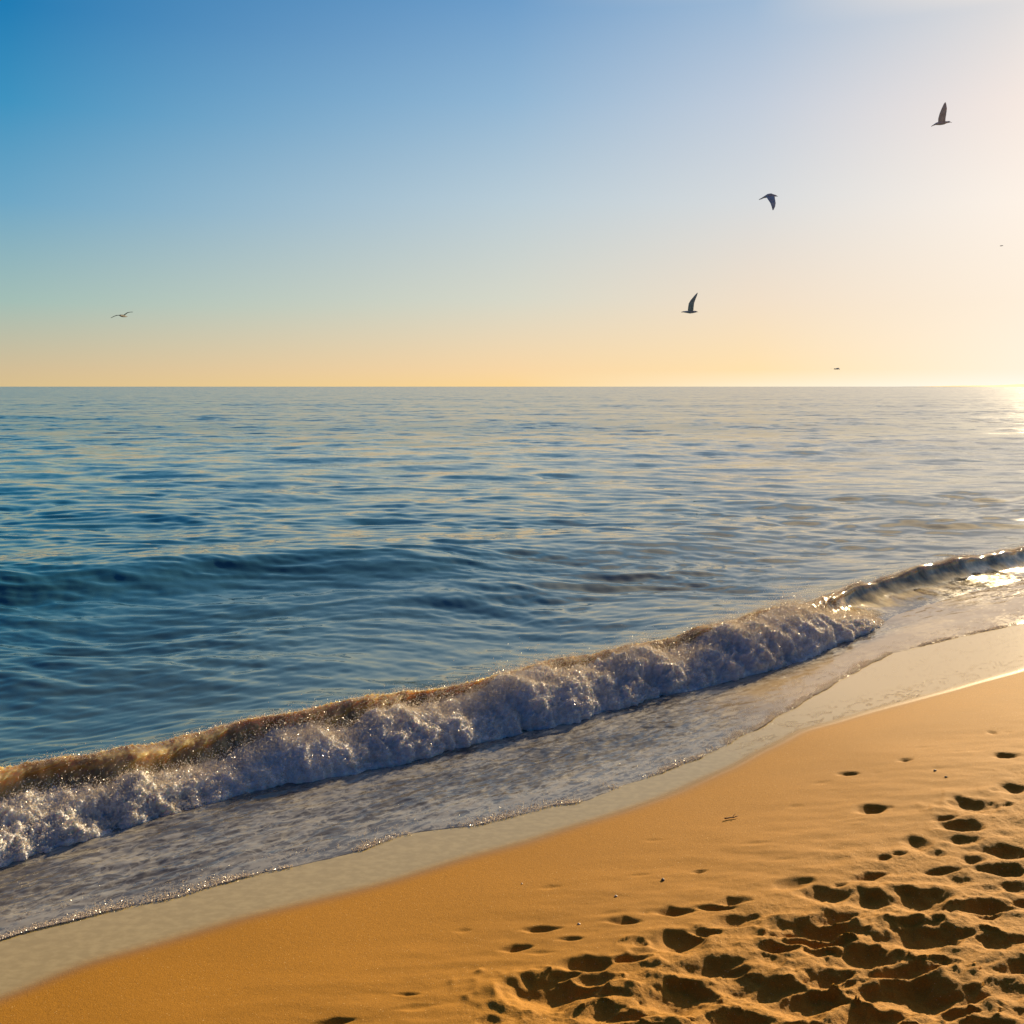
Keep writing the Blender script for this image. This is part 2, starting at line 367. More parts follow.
calm_sheen = np.concatenate([np.zeros((nA+nB-1, NS)), np.maximum(smooth(.1, .45, vcc)*calm1[None], smooth(S_BR-.5, S_BR+.3, s1)[None]*np.ones_like(vcc)*.75)], 0)
V = np.stack([Xt, Yt, Zt], -1).reshape(-1, 3); Fq = grid_faces(*Xt.shape)
wave = mesh_obj('surf', V, upward(Fq, V), M_WATER, attrs=dict(wv=wv, sh=sh, far=np.zeros_like(wv), calm_sheen=calm_sheen, near=np.ones_like(wv))); tag(wave, kind='structure')

# ------------------------------------------------------------------ foam of the broken wave
fx = np.array([0,34,96,144,191,246,265,308,350,394,432,487,538,589,640,700,742,787,845,865,884])
fv = np.array([.50,.50,.42,.47,.53,.60,.42,.36,.30,.34,.32,.27,.12,.15,.12,.15,.20,.12,.15,.40,.85])
fs = np.array([float(S_of(p)) for p in fx])
selF = (s1 < S_BR-.02); sF = s1[selF]; nF = len(sF); idx = np.where(selF)[0]
ftop = np.interp(sF, fs, fv)+.17*pn2(sF*2.7, sF*0+.5, 51)+.09*pn2(sF*11, sF*0+.5, 52)
endt = smooth(S_BR, S_BR-.45, sF)
nW = 150; ww = np.linspace(0, 1, nW)
# path from the attachment point on the face, out over the bulge, down to the front on the water
v0 = np.clip(.16+ftop*.84, .10, .95)
attT = np.empty(nF); attZ = np.empty(nF)
for j in range(nF):
    # height fraction -> walk down the face until its height falls below the wanted one
    col_z = zB[:, idx[j]]; tgt = zb0+(1-ftop[j])*(zc[idx[j]]-zb0)
    k = int(np.argmax(col_z[20:] < tgt))+20; attT[j] = tB[k, idx[j]]; attZ[j] = col_z[k]
attT += .03
tbF = t_base(sF)+.035*pn2(sF*2.6, sF*0+.5, 53)+.028*pn2(sF*8, sF*0+.5, 54)+.018*pn2(sF*24, sF*0+.5, 57); 
th = ww*math.pi*.5
baseT = attT[None]+(tbF-attT)[None]*np.sin(th)[:, None]**.9
baseZ = .004+(attZ[None]-.004)*(np.cos(th)[:, None]**.85)
sG = sF[None]*np.ones_like(baseT)
nt = np.sin(th)[:, None]; nz = np.cos(th)[:, None]
envF = (np.sin(np.pi*np.clip(ww, 0, 1))**.35)[:, None]*endt[None]
def puff(a, b, c, f, seed): return 1-np.abs(pn3(a*f, b*f, c*f, seed))*2.2
big = (.055*pn3(sG*2.1, baseT*2.3, baseZ*2.3, 11)+.040*pn3(sG*4.6, baseT*4, baseZ*4, 12)+.034*puff(sG, baseT, baseZ, 5.5, 1)+.024*puff(sG, baseT, baseZ, 12, 2)+.015*puff(sG, baseT, baseZ, 27, 3)+.0115*puff(sG, baseT, baseZ, 60, 4)+.0075*puff(sG, baseT, baseZ, 130, 5))
big = (big-.040)*envF*(1+.7*pn2(sG*1.9, sG*0+.5, 58))
bz = .55+.45*nz
FT = baseT-big*nt*.8; FZ = baseZ+big*bz
FZ[-1] = -.01; FT[-1] = tbF+.01; FZ[0] = attZ-.02
sG2 = sG+.010*pn3(sG*25, baseT*25, baseZ*25, 8)*envF
FX, FY = xy(sG2, FT)
Vf = np.stack([FX, FY, FZ], -1).reshape(-1, 3); Ff = grid_faces(nW, nF); Ff = upward(Ff, Vf)

foam = mesh_obj('sea_foam', Vf, Ff, M_FOAM); tag(foam, 'white churned foam tumbling along the front of the breaking wave', 'foam', kind='stuff')

# droplets: small faceted beads
OC = np.array([(1,0,0),(-1,0,0),(0,1,0),(0,-1,0),(0,0,1),(0,0,-1)], float)
OF = np.array([(0,2,4),(2,1,4),(1,3,4),(3,0,4),(2,0,5),(1,2,5),(3,1,5),(0,3,5)])
def beads(name, P, r, mat):
    n = len(P); A = rng.normal(size=(n, 3, 3)); q, _ = np.linalg.qr(A)
    sc = (r[:, None]*rng.uniform(.65, 1.25, (n, 3)))
    Vb = np.einsum('vj,njk->nvk', OC, q*sc[:, :, None])+P[:, None, :]
    Fb = (OF[None]+(np.arange(n)*6)[:, None, None]).reshape(-1, 3)
    return mesh_obj(name, Vb.reshape(-1, 3), Fb, mat, smooth_sh=False)
PP = []; RR = []
flat = Vf.reshape(nW, nF, 3)
# more beads where the camera is far (beads per metre of wave are constant)
w_s = np.gradient(sF); w_s = w_s/w_s.sum()
def pick_s(n): return rng.choice(nF, n, p=w_s)
n = 130000; j = pick_s(n); k = (rng.beta(1.1, 1.5, n)*(nW-12)).astype(int)
off = rng.exponential(.006, n)
PP.append(flat[k, j]+np.stack([rng.normal(0, .006, n), rng.normal(0, .006, n)-off*.4, off*1.0], -1)); RR.append(rng.uniform(.0010, .0032, n))
# the puffed top edge
n = 30000; j = pick_s(n); k = rng.integers(2, 40, n); off = rng.exponential(.014, n)
PP.append(flat[k, j]+np.stack([rng.normal(0, .008, n), rng.normal(0, .008, n), off], -1)); RR.append(rng.uniform(.0009, .0028, n))
# lip of the wave
ok = (s1 < S_BR+.1) & (s1 > -2.5); ji = np.where(ok)[0]; wl = np.gradient(s1)[ji]; wl = wl*(.35+1.1*np.clip(pn2(s1[ji]*2.2, s1[ji]*0+.5, 90)+.45, 0, 1.4)); wl /= wl.sum()
n = 15000; j = rng.choice(ji, n, p=wl); k = (rng.beta(1.0, 3.5, n)*46).astype(int)+1
xq, yq = xy(s1[j]+rng.normal(0, .004, n), tB[k, j]-rng.exponential(.006, n)); PP.append(np.stack([xq, yq, zB[k, j]+rng.exponential(.007, n)], -1)); RR.append(rng.uniform(.0009, .0026, n))
ji2 = np.where((s1 > S_BR-.2) & (s1 < float(S_of(1024))+2.5))[0]; wl2 = np.gradient(s1)[ji2]*np.clip(pn2(s1[ji2]*3.1, s1[ji2]*0+.5, 93)*1.6+.15+1.2*smooth(float(S_of(965)), float(S_of(1005)), s1[ji2]), .02, 2); wl2 /= wl2.sum()
n = 9000; j = rng.choice(ji2, n, p=wl2); k = (rng.beta(1.0, 3.0, n)*60).astype(int)
xq, yq = xy(s1[j]+rng.normal(0, .006, n), tB[k, j]-rng.exponential(.005, n)); PP.append(np.stack([xq, yq, zB[k, j]+rng.exponential(.010, n)], -1)); RR.append(rng.uniform(.0012, .0034, n))
# spray thrown up where the crest collapses
for px, nn, hh in ((790, 6000, .06), (840, 9000, .07), (872, 3600, .035), (545, 5000, .05), (620, 4000, .04), (690, 5000, .05), (740, 4000, .05), (295, 3500, .05), (95, 2200, .045), (345, 3000, .045), (455, 3000, .045), (180, 1500, .03), (500, 2500, .04)):
    sc0 = float(S_of(px)); jj = np.argmin(np.abs(sF-sc0)); ss = rng.normal(sc0, .28, nn); jj = np.clip(np.searchsorted(sF, ss), 0, nF-1); k = rng.integers(0, 60, nn)
    b = flat[k, jj]; PP.append(b+np.stack([rng.normal(0, .02, nn), rng.normal(0, .02, nn), rng.exponential(hh*.55, nn)], -1)); RR.append(rng.uniform(.0010, .0030, nn))
P = np.concatenate(PP); r_ = np.concatenate(RR); P[:, 2] = np.maximum(P[:, 2], .01)
sp = beads('sea_spray', P, r_, M_SPRAY); tag(sp, 'fine droplets and bubbles thrown off the breaking wave', 'spray', kind='stuff')

# lace of bubbles at the edge of the sheet of water
PP = []; RR = []
n = 70000; ss = rng.uniform(-2.4, 11.5, n); dens = np.clip(.50+1.3*pn2(ss*2.7, ss*0+.5, 71)+.6*pn2(ss*9, ss*0+.5, 72), 0, 1)
keep_ = rng.uniform(0, 1, n) < dens; ss = ss[keep_]; n = len(ss)
wid = .030*(.5+np.clip(.5+pn2(ss*4, ss*0+.5, 73), 0, 1.3))
tt = np.interp(ss, s1, tfr)+np.abs(rng.normal(0, 1, n))*wid
x_, y_ = xy(ss, tt); z_ = sand_z(x_, y_)+.005; PP.append(np.stack([x_, y_, z_+rng.uniform(-.002, .001, n)], -1)); RR.append(rng.uniform(.0010, .0026, n))
# trails of foam left on the film, and the broad band of popping bubbles on the right
for a, b, wd, n, o0 in ((640, 800, .11, 4200, .10), (700, 980, .10, 3600, .13), (880, 1040, .10, 2600, .22), (0, 620, .05, 2200, .10)):
    ss = rng.uniform(float(S_of(a)), float(S_of(b)), n)+rng.normal(0, .1, n); tt = np.interp(ss, s1, tfr)+o0+rng.normal(0, wd, n)
    m_ = (pn2(ss*6, tt*16, 74)+.5*pn2(ss*17, tt*40, 75) > .05) & (tt > np.interp(ss, s1, tfr)) & (tt < np.interp(ss, s1, tb)-.05); ss = ss[m_]; tt = tt[m_]
    x_, y_ = xy(ss, tt); z_ = sand_z(x_, y_)+.006; PP.append(np.stack([x_, y_, z_+.002], -1)); RR.append(rng.uniform(.0008, .0019, len(ss)))
for a, b, o0, wd, n in ((610, 800, .07, .05, 5200), (700, 960, .10, .07, 6500), (800, 1040, .45, .14, 3800)):
    ss = rng.uniform(float(S_of(a)), float(S_of(b)), n); tt = t_dry(ss)+np.abs(rng.normal(o0, wd, n))
    m_ = (pn2(ss*7, tt*20, 76)+.5*pn2(ss*19, tt*45, 78) > .02) & (tt < np.interp(ss, s1, tfr)-.01); ss = ss[m_]; tt = tt[m_]
    x_, y_ = xy(ss, tt); PP.append(np.stack([x_, y_, sand_z(x_, y_)+.001], -1)); RR.append(rng.uniform(.0006, .0016, len(ss)))
P = np.concatenate(PP); r_ = np.concatenate(RR)
lf = beads('foam_fringe', P, r_, M_SPRAY); tag(lf, 'thin broken line of white bubbles where the water runs out on the wet sand', 'foam', kind='stuff')

# ------------------------------------------------------------------ beach
inv = np.concatenate([1/np.geomspace(140, 16, 70, endpoint=False), np.arange(1/16., 1/2.35, .00058), 1/np.geomspace(2.35, .25, 90)])[::-1]
rr = 1/inv
tn = np.concatenate([np.linspace(-1.5, -.62, 120, endpoint=False), np.linspace(-.62, .62, 1050, endpoint=False), np.linspace(.62, 8, 300)])
X, Y = np.meshgrid(tn, rr); X = X*np.maximum(Y, .6); Y = Y-.0
S, T = st(X, Y); Z = sand_z(X, Y)
U = t_dry(S)-T
dist = np.hypot(X, Y)
# disturbed zone: right of a line across the lower right corner
A1 = np.array(hit_sand(430, 1024)); A2 = np.array(hit_sand(700, 905)); A3 = np.array(hit_sand(1024, 765))
def side(P0, P1, x, y):
    d = P1-P0; d = d/np.linalg.norm(d); return (x-P0[0])*d[1]-(y-P0[1])*d[0]
z1 = side(A1, A2, X, Y); z2 = side(A2, A3, X, Y); zone = np.minimum(z1, z2)
trod = smooth(-.10, .38, zone+.12*pn2(X*2.2, Y*2.2, 40)+.05*pn2(X*7, Y*7, 41))
soft = smooth(-.7, .1, zone)
Z += .0045*pn2(X*1.3, Y*2.2, 42)*smooth(.1, .6, U)+.0022*pn2(X*4.5, Y*13, 43)*smooth(.1, .6, U)*(.3+1.2*soft)+.0012*pn2(X*14, Y*30, 55)*smooth(.2, .7, U)*soft
HO = [(872,807,35,7),(968,802,45,14),(960,824,43,12),(960,839,35,8),(1005,849,47,14),(915,841,31,13),(968,858,27,10),(936,852,24,6),(999,868,50,9),(956,878,27,12),(1011,884,35,12),
(819,891,43,14),(868,896,54,20),(915,896,60,22),(929,906,43,9),(1016,900,24,12),(987,913,32,8),(673,909,43,9),(731,900,32,8),(821,926,78,18),(915,930,94,26),(991,938,54,18),(675,937,58,24),
(817,947,43,12),(862,952,78,24),(768,955,27,12),(725,965,54,14),(827,974,70,15),(893,963,24,10),(944,961,28,7),(680,990,90,32),(738,980,60,26),(798,995,90,30),(917,986,113,32),(1008,986,44,24),
(944,1008,50,14),(862,1013,70,24),(733,1019,70,16),(1020,1010,30,18),(1003,754,26,5),(1012,786,34,9),(991,732,9,3),(556,984,100,27),(592,976,50,13),(517,946,37,7),(540,927,42,6),(571,938,25,4),
(624,920,37,6),(641,942,27,9),(605,1008,40,20),(490,1019,30,14),(335,1021,45,6),(408,993,24,3),(700,870,20,3),(848,773,22,3),(905,760,18,3),(560,1030,60,16),(640,1045,80,22),(740,1060,90,26),(850,1055,90,26),(960,1050,100,30)]
rs = np.random.default_rng(5)
holes = []
for px, py, w, h in HO:
    x0, y0 = hit_sand(px, py); d = y0; a = .5*w*d/F; b = .5*h*d*d/(F*(H-.2))
    holes.append((x0-.10*a, y0-.55*b, a*1.22, max(b*1.40, a*.26), min(.050, (.27 if a > .05 else .19)*min(a, b*2.2)+.003), rs.uniform(-.25, .25)))
for _ in range(300):          # further scuffs and prints around and beyond the frame
    x0 = rs.uniform(-.6, 9.); y0 = rs.uniform(.8, 9.5)
    zz = min(float(side(A1, A2, x0, y0)), float(side(A2, A3, x0, y0)))
    inside = abs(x0/y0) < .52 and y0 > 2.3
    if zz < .22: continue
    sz = rs.uniform(.02, .075)*rs.uniform(.5, 1) if inside else rs.uniform(.05, .13)
    holes.append((x0, y0, sz*rs.uniform(1.2, 2.4), sz*.75, sz*.25, rs.uniform(-.6, .6)))
for _ in range(75):          # smaller overlapping prints inside the trampled patch
    px = rs.uniform(470, 1035); py = rs.uniform(770, 1040); x0, y0 = hit_sand(px, py)
    zz = min(float(side(A1, A2, x0, y0)), float(side(A2, A3, x0, y0)))
    if zz < .02: continue
    wpx = rs.uniform(26, 84)*(.45+.75*(py-760)/264); a = .5*wpx*y0/F
    holes.append((x0, y0, a*1.15, a*rs.uniform(.34, .55), min(.03, a*rs.uniform(.16, .34)), rs.uniform(-.15, .45)))
for _ in range(150):
    x0 = rs.uniform(-.5, 3.); y0 = rs.uniform(2.5, 6.)
    zz = min(float(side(A1, A2, x0, y0)), float(side(A2, A3, x0, y0)))
    if zz > 0 or zz < -.9*rs.uniform(.1, 1)**.7: continue
    sz = rs.uniform(.008, .026); holes.append((x0, y0, sz*rs.uniform(2, 4.5), sz, sz*rs.uniform(.10, .19), rs.uniform(-.1, .3)))
dz = np.zeros_like(Z); wob = .22*pn2(X*9, Y*9, 45)+.12*pn2(X*25, Y*25, 46)
for x0, y0, a, b, dp, rot in holes:
    m_ = (np.abs(X-x0) < 3.2*max(a, b)) & (np.abs(Y-y0) < 3.2*max(a, b))
    if not m_.any(): continue
    i0, i1 = np.where(m_.any(1))[0][[0, -1]]; j0, j1 = np.where(m_.any(0))[0][[0, -1]]
    sl = (slice(i0, i1+1), slice(j0, j1+1)); x = X[sl]-x0; y = Y[sl]-y0
    c, s_ = math.cos(rot), math.sin(rot); u = (x*c+y*s_)/a; v = (-x*s_+y*c)/b
    r = (np.abs(u)**1.3+np.abs(v)**1.45)**(1/1.38)*.93*(1+1.35*wob[sl])
    fs_ = np.clip((u*a*(c*SX+s_*SY)+v*b*(-s_*SX+c*SY))/max(a, b)/.6, -1, 1)*.5+.5
    bowl = -dp*smooth(0, 1, np.clip((1.04-r)/(1.04-(-.20+.52*fs_)), 0, 1))
    rimh = .26*dp*smooth(.02, .035, dp)*np.exp(-((r-1.18)/.26)**2)*(.6+.8*pn2(X[sl]*14, Y[sl]*14, 47))
    dz[sl] = np.where(bowl < 0, np.minimum(dz[sl], bowl)+.25*np.maximum(dz[sl], 0)*0, dz[sl])+rimh*(dz[sl] > -.3*dp)
Z += dz*smooth(.15, .4, U)
clod = np.abs(pn2(X*26, Y*26, 48))*.006+np.abs(pn2(X*60, Y*60, 49))*.0035
Z += trod*smooth(.3, .6, U)*(.008*pn2(X*4.2, Y*6, 50)+clod*.5+.005*pn2(X*12, Y*15, 51)+.0010*pn2(X*110, Y*110, 54))
# wetness: 0 dry, 1 glossy film
uw = U+.010*pn2(X*3, Y*3, 52)
wet = smooth(.15, -.10, uw); 
Vs = np.stack([X, Y, Z], -1).reshape(-1, 3)
km = (T < t_base(S)+.6); km = km[:-1, :-1] & km[1:, :-1] & km[:-1, 1:] & km[1:, 1:]
at = dict(wet=wet, trod=trod, calm_sheen=smooth(float(S_of(560)), float(S_of(800)), S)); Fq = grid_faces(*X.shape, km); Vs, Fq, at = compact(Vs, Fq, at)
beach = mesh_obj('beach', Vs, upward(Fq, Vs), M_SAND, attrs=at); tag(beach, kind='structure')

# ------------------------------------------------------------------ far low coast at the right end of the horizon
n = 220; xs = np.linspace(2550, 9000, n); top = 16*smooth(2550, 3300, xs)+5*fbm2(xs*.004, xs*0+.5, 4, 60)*smooth(2550, 2900, xs)+1
prof = [(-500, -2), (-60, .25), (0, .6), (200, 1.), (900, .9), (1500, -2)]
Vl = np.array([[(x, 5600+q*(1+.1*math.sin(x*.003)), (t*f if f > 0 else f)) for q, f in prof] for x, t in zip(xs, top)]).reshape(-1, 3)
land = mesh_obj('far_coast', Vl, upward(grid_faces(n, len(prof)), Vl), plain('coast', (.55, .38, .16), .9, (.42, .28, .12), .002)); tag(land, kind='structure')

# ------------------------------------------------------------------ gulls
M_GULL = plain('gull_plumage', (.80, .68, .62), .75, (.55, .45, .41), 9); M_GSHADE = plain('gull_shaded_plumage', (.07, .065, .06), .8); M_BEAK = plain('beak', (.35, .22, .08), .5)  # head-on gulls: backlit shade put into a darker plumage colour
def ring(c, ax, up, rx, rz, n=10): return [c+ax*(rx*math.cos(6.28318*i/n))+up*(rz*math.sin(6.28318*i/n)) for i in range(n)]
def loft(rings, V, Fc):
    b = len(V); n = len(rings[0])
    for r in rings: V.extend([tuple(p) for p in r])
    for i in range(len(rings)-1):
        for k in range(n): Fc.append((b+i*n+k, b+i*n+(k+1) % n, b+(i+1)*n+(k+1) % n, b+(i+1)*n+k))
    Fc.append(tuple(b+k for k in range(n))[::-1]); Fc.append(tuple(b+(len(rings)-1)*n+k for k in range(n)))
def gull(px, py, dist, label, body, wings, beak, vox=.007, scale=1.0):
    """body: stations (x, z, half depth, half height) in pixels of the picture, wings: lists of (front x, rear x, z, y) stations; all turned into metres at that distance"""
    k = dist/F; c0 = np.array([(px-512)*k, dist, H-(py-HOR)*k]); V = []; Fc = []
    A = np.array
    loft([ring(A([x*k, 0, z*k]), A([0, 1., 0]), A([0, 0, 1.]), hy*k, hz*k, 12) for x, z, hy, hz in body], V, Fc)
    for w in wings:
        ax_, az_ = (px-512)/F, -(py-HOR)/F; P = [A([(f+r)*.5*k+ax_*y*k, y*k, z*k+az_*y*k]) for f, r, z, y in w]; rg = []
        for i, (f, r, z, y) in enumerate(w):
            t = P[min(i+1, len(P)-1)]-P[max(i-1, 0)]; t = t/np.linalg.norm(t)
            ch = A([1., 0, 0]) if abs(t[0]) < .8 else A([0, 1., 0])
            up = np.cross(t, ch); up /= np.linalg.norm(up)
            half = abs(f-r)*.5*k
            rg.append(ring(P[i], ch, up, max(half, .006), max(.011*(1-.45*i/(len(w)-1)), .006), 12))
        loft(rg, V, Fc)
    me = bpy.data.meshes.new('tmp'); me.from_pydata(V, [], Fc); me.update()
    o = bpy.data.objects.new('tmp', me); COL.objects.link(o)
    md = o.modifiers.new('r', 'REMESH'); md.mode = 'VOXEL'; md.voxel_size = vox; md.use_smooth_shade = True
    ms = o.modifiers.new('s', 'SMOOTH'); ms.factor = .5; ms.iterations = 1
    bpy.context.view_layer.update(); dg = bpy.context.evaluated_depsgraph_get()
    m2 = bpy.data.meshes.new_from_object(o.evaluated_get(dg)); bpy.data.objects.remove(o)
    m2.name = 'gull_body'; m2.materials.clear(); m2.materials.append(M_GULL)
    root = bpy.data.objects.new('gull', None); COL.objects.link(root); root.location = c0; root.empty_display_size = .2
    b = bpy.data.objects.new('gull_body', m2); COL.objects.link(b); b.parent = root
    if beak:
        V = []; Fc = []; x0, zz0, x1, zz1 = beak
        loft([ring(A([x*k, 0, z*k]), A([0, 1., 0]), A([0, 0, 1.]), r_, r_, 8) for x, z, r_ in ((x0, zz0, .010), (.5*(x0+x1), .5*(zz0+zz1)+.1, .008), (x1, zz1, .003))], V, Fc)
        mb = bpy.data.meshes.new('beak'); mb.from_pydata(V, [], Fc); mb.materials.append(M_BEAK); ob = bpy.data.objects.new('beak', mb); COL.objects.link(ob); ob.parent = root
    tag(root, label, 'seagull', 'gulls flying over the sea'); return root
# pixel offsets: x right, z up, from the given body centre
gull(942, 123.5, 30, 'highest gull at the upper right, flying right with its wings raised straight up',
     [(-10.8,-2.9,.4,.3),(-8.5,-1.6,1.5,.6),(-6,-.4,1.6,1.2),(-2,.2,1.9,1.9),(2,.6,1.8,1.7),(5,1.3,1.1,1.0),(7,1.6,1.0,.9),(8.3,1.5,.5,.5)],
     [[(3.6,-4.2,.6,-1),(3.8,-4.0,5,-3),(4.6,-2.6,10,-5),(5.2,-.6,15,-7),(4.4,1.6,19.4,-8),(3.7,3.0,21.2,-8.6)],[(3.4,-4.0,.6,1),(3.7,-3.8,5,4),(4.5,-2.4,9.8,7),(5.0,-.5,14.5,9),(4.2,1.7,18.8,10)]],(8.0,1.5,10.0,.8))
gull(769.5, 196, 31, 'dark gull between the other two large ones, its wings swept down',
     [(-10.6,-3.6,.5,.35),(-8.5,-2.8,1.3,.6),(-5.5,-1.2,1.5,1.0),(-2,.2,2.0,1.9),(1.5,.8,2.0,1.9),(4.5,.6,1.1,1.0),(6.4,.2,.9,.8),(7.5,-.1,.5,.4)],
     [[(5.2,-4.2,.4,-1),(5.8,-2.2,-3,-5),(6.4,.6,-7,-8),(5.8,1.9,-10.5,-9.5),(4.0,2.9,-14,-10.5)],[(4.6,-3.6,.6,1),(5.4,-1.8,-2.4,5),(6.0,.9,-6,8),(5.5,2.1,-9.5,10),(4.2,3.0,-12.6,11)]],(7.2,0,8.6,-.5))
gull(690, 312, 33, 'lowest large gull just above the sea, one raised wing leaning to the right',
     [(-8.8,-.1,.4,.3),(-6.5,.2,1.3,.6),(-3.5,.1,1.7,1.1),(0,-.1,1.8,1.5),(3,.1,1.6,1.3),(5.6,.3,1.0,.9),(7,.3,.6,.5)],
     [[(3.4,-2.4,.4,-1),(3.8,-2.2,4,-4),(4.3,-1.5,8.6,-7),(5.4,.6,12,-9),(7.0,4.0,16,-11),(7.8,6.9,19,-12)],[(3.0,-2.2,.4,1),(3.5,-2.0,4,5),(4.2,-1.3,8.2,8),(5.4,.9,11.8,10),(6.8,4.2,15.6,12)]],(6.8,.25,8.3,-.1))
gull(837, 368.8, 75, 'tiny gull low over the horizon near the bright sky',
     [(-3.2,-.3,.5,.3),(-1.2,-.1,.9,.6),(.6,.1,1.1,.85),(1.8,.2,.7,.6),(2.9,-.6,.5,.3)],
     [[(.9,-.9,.1,0),(-2.0,-3.2,.3,-1),(-4.6,-5.6,.6,-2),(-7.9,-8.3,.75,-3)],[(1.2,-.6,.2,.5),(2.2,.8,1.0,2),(3.2,2.4,1.5,3)]],None, .02)
def front_gull(px, py, dist, label, lw, rw, bs, vox):
    k = dist/F; return gull(px, py, dist, label, bs, [lw, rw], None, vox)
# seen head-on: wings run sideways, the chord runs in depth
def wing_front(pts, k0):                                   # (x, z, chord)
    return pts
def headon(px, py, dist, label, left, right, rb, vox):
    k = dist/F; A = np.array; V = []; Fc = []
    loft([ring(A([0, y*k, z*k]), A([1., 0, 0]), A([0, 0, 1.]), r*k, r*k, 12) for y, z, r in ((-8*rb, .1, .35*rb), (-6*rb, 0, .8*rb), (-2*rb, 0, 1.1*rb), (3*rb, 0, .9*rb), (8*rb, .1, .4*rb), (10*rb, .2, .25*rb))], V, Fc)
    for w in (left, right):
        rg = []
        for i, (x, z, ch) in enumerate(w): rg.append(ring(A([x*k, 0, z*k]), A([0, 1., 0]), A([0, 0, 1.]), ch*k, max(.012, .32*k*(1-.4*i/len(w))), 12))
        loft(rg, V, Fc)
    me = bpy.data.meshes.new('tmp'); me.from_pydata(V, [], Fc); o = bpy.data.objects.new('tmp', me); COL.objects.link(o)
    md = o.modifiers.new('r', 'REMESH'); md.mode = 'VOXEL'; md.voxel_size = vox; md.use_smooth_shade = True
    bpy.context.view_layer.update(); dg = bpy.context.evaluated_depsgraph_get(); m2 = bpy.data.meshes.new_from_object(o.evaluated_get(dg)); bpy.data.objects.remove(o)
    m2.name = 'gull'; m2.materials.clear(); m2.materials.append(M_GSHADE)
    g = bpy.data.objects.new('gull', m2); COL.objects.link(g); g.location = ((px-512)*k, dist, H-(py-HOR)*k)
    tag(g, label, 'seagull', 'gulls flying over the sea'); return g
headon(123, 316, 52, 'lone gull at the left gliding with both wings spread wide', [(0,0,1.8),(-3,.75,1.8),(-6,.7,1.6),(-9,-.3,1.2),(-12.3,-2.0,.4)], [(0,0,1.8),(2,1.6,1.8),(4.4,3.3,1.6),(7,3.9,1.2),(10,4.0,.4)], 1.15, .014)
headon(1001.6, 245.8, 230, 'faint speck of a bird at the right edge of the sky', [(0,0,.3),(-.8,.15,.3),(-1.7,-.1,.1)], [(0,0,.3),(.8,.2,.3),(1.6,.3,.1)], .35, .03)

# ------------------------------------------------------------------ small things on the sand
bvh_pts = Vs
def zat(x, y):
    d = (Vs[:, 0]-x)**2+(Vs[:, 1]-y)**2; return float(Vs[np.argmin(d), 2])
M_STONE = plain('stone', (.16, .11, .07), .7, (.08, .055, .04), 60); M_SHELL = plain('shell', (.75, .62, .45), .4, (.6, .45, .3), 80); M_WOOD = plain('driftwood', (.20, .12, .06), .85, (.12, .07, .035), 40)
def pebble(px, py, sz, mat, name, label, cat, group, seed):
    x, y = hit_sand(px, py); V = []; Fc = []; q = np.random.default_rng(seed)
    rg = []
    for i in range(9):
        a = math.pi*(i+.02)/8.04; r = max(math.sin(a), .05)
        rg.append([np.array([sz*r*math.cos(b)*(1+.12*math.sin(2*b+seed)+.06*math.sin(5*b+i)), sz*.72*r*math.sin(b)*(1+.1*math.cos(3*b+seed)), -sz*.5*math.cos(a)]) for b in np.linspace(0, 2*math.pi, 14, endpoint=False)])
    loft(rg, V, Fc); me = bpy.data.meshes.new(name); me.from_pydata(V, [], Fc); me.materials.append(mat); me.shade_smooth()
    o = bpy.data.objects.new(name, me); COL.objects.link(o); o.location = (x, y, zat(x, y)+sz*.22); o.rotation_euler = (0, 0, q.uniform(0, 3))
    return tag(o, label, cat, group)
pebble(663, 880, .0085, M_STONE, 'pebble', 'small dark pebble alone on the smooth sand left of the footprints', 'pebble', 'pebbles on the sand', 1)
pebble(935, 771, .009, M_STONE, 'pebble', 'dark pebble on the smooth sand, left of two small ones high on the beach', 'pebble', 'pebbles on the sand', 2)
pebble(946, 777, .007, M_STONE, 'pebble', 'little dark pebble high on the beach below the shallow dent', 'pebble', 'pebbles on the sand', 3)
pebble(616, 896, .006, M_SHELL, 'shell_fragment', 'pale shell fragment on the sand near the faint scuff line', 'shell', 'shell bits on the sand', 4)
pebble(579, 924, .006, M_SHELL, 'shell_fragment', 'pale shell fragment by the shallow dents near the bottom', 'shell', 'shell bits on the sand', 5)
pebble(522, 884, .004, M_SHELL, 'shell_fragment', 'tiny pale shell fragment on the smooth sand below the wet edge', 'shell', 'shell bits on the sand', 6)
x, y = hit_sand(731, 819); V = []; Fc = []
pts = [(-.030, -.004), (-.018, -.001), (-.004, .002), (.012, .001), (.024, .006), (.034, .010)]
loft([ring(np.array([p, q*.6, .004+abs(q)*.3]), np.array([0, 1., 0]), np.array([0, 0, 1.]), .0032*(1-.1*i), .0032*(1-.1*i), 8) for i, (p, q) in enumerate(pts)], V, Fc)
loft([ring(np.array([.008+.010*i, .001+.006*i, .006+.006*i]), np.array([0, 1., 0]), np.array([0, 0, 1.]), .0018-.0005*i, .0018-.0005*i, 6) for i in range(3)], V, Fc)
me = bpy.data.meshes.new('twig'); me.from_pydata(V, [], Fc); me.materials.append(M_WOOD); me.shade_smooth()
o = bpy.data.objects.new('twig', me); COL.objects.link(o); o.location = (x, y, zat(x, y)+.001); o.rotation_euler = (0, 0, R(12)); tag(o, 'short brown twig lying on the smooth sand below the bend of the shoreline', 'twig')

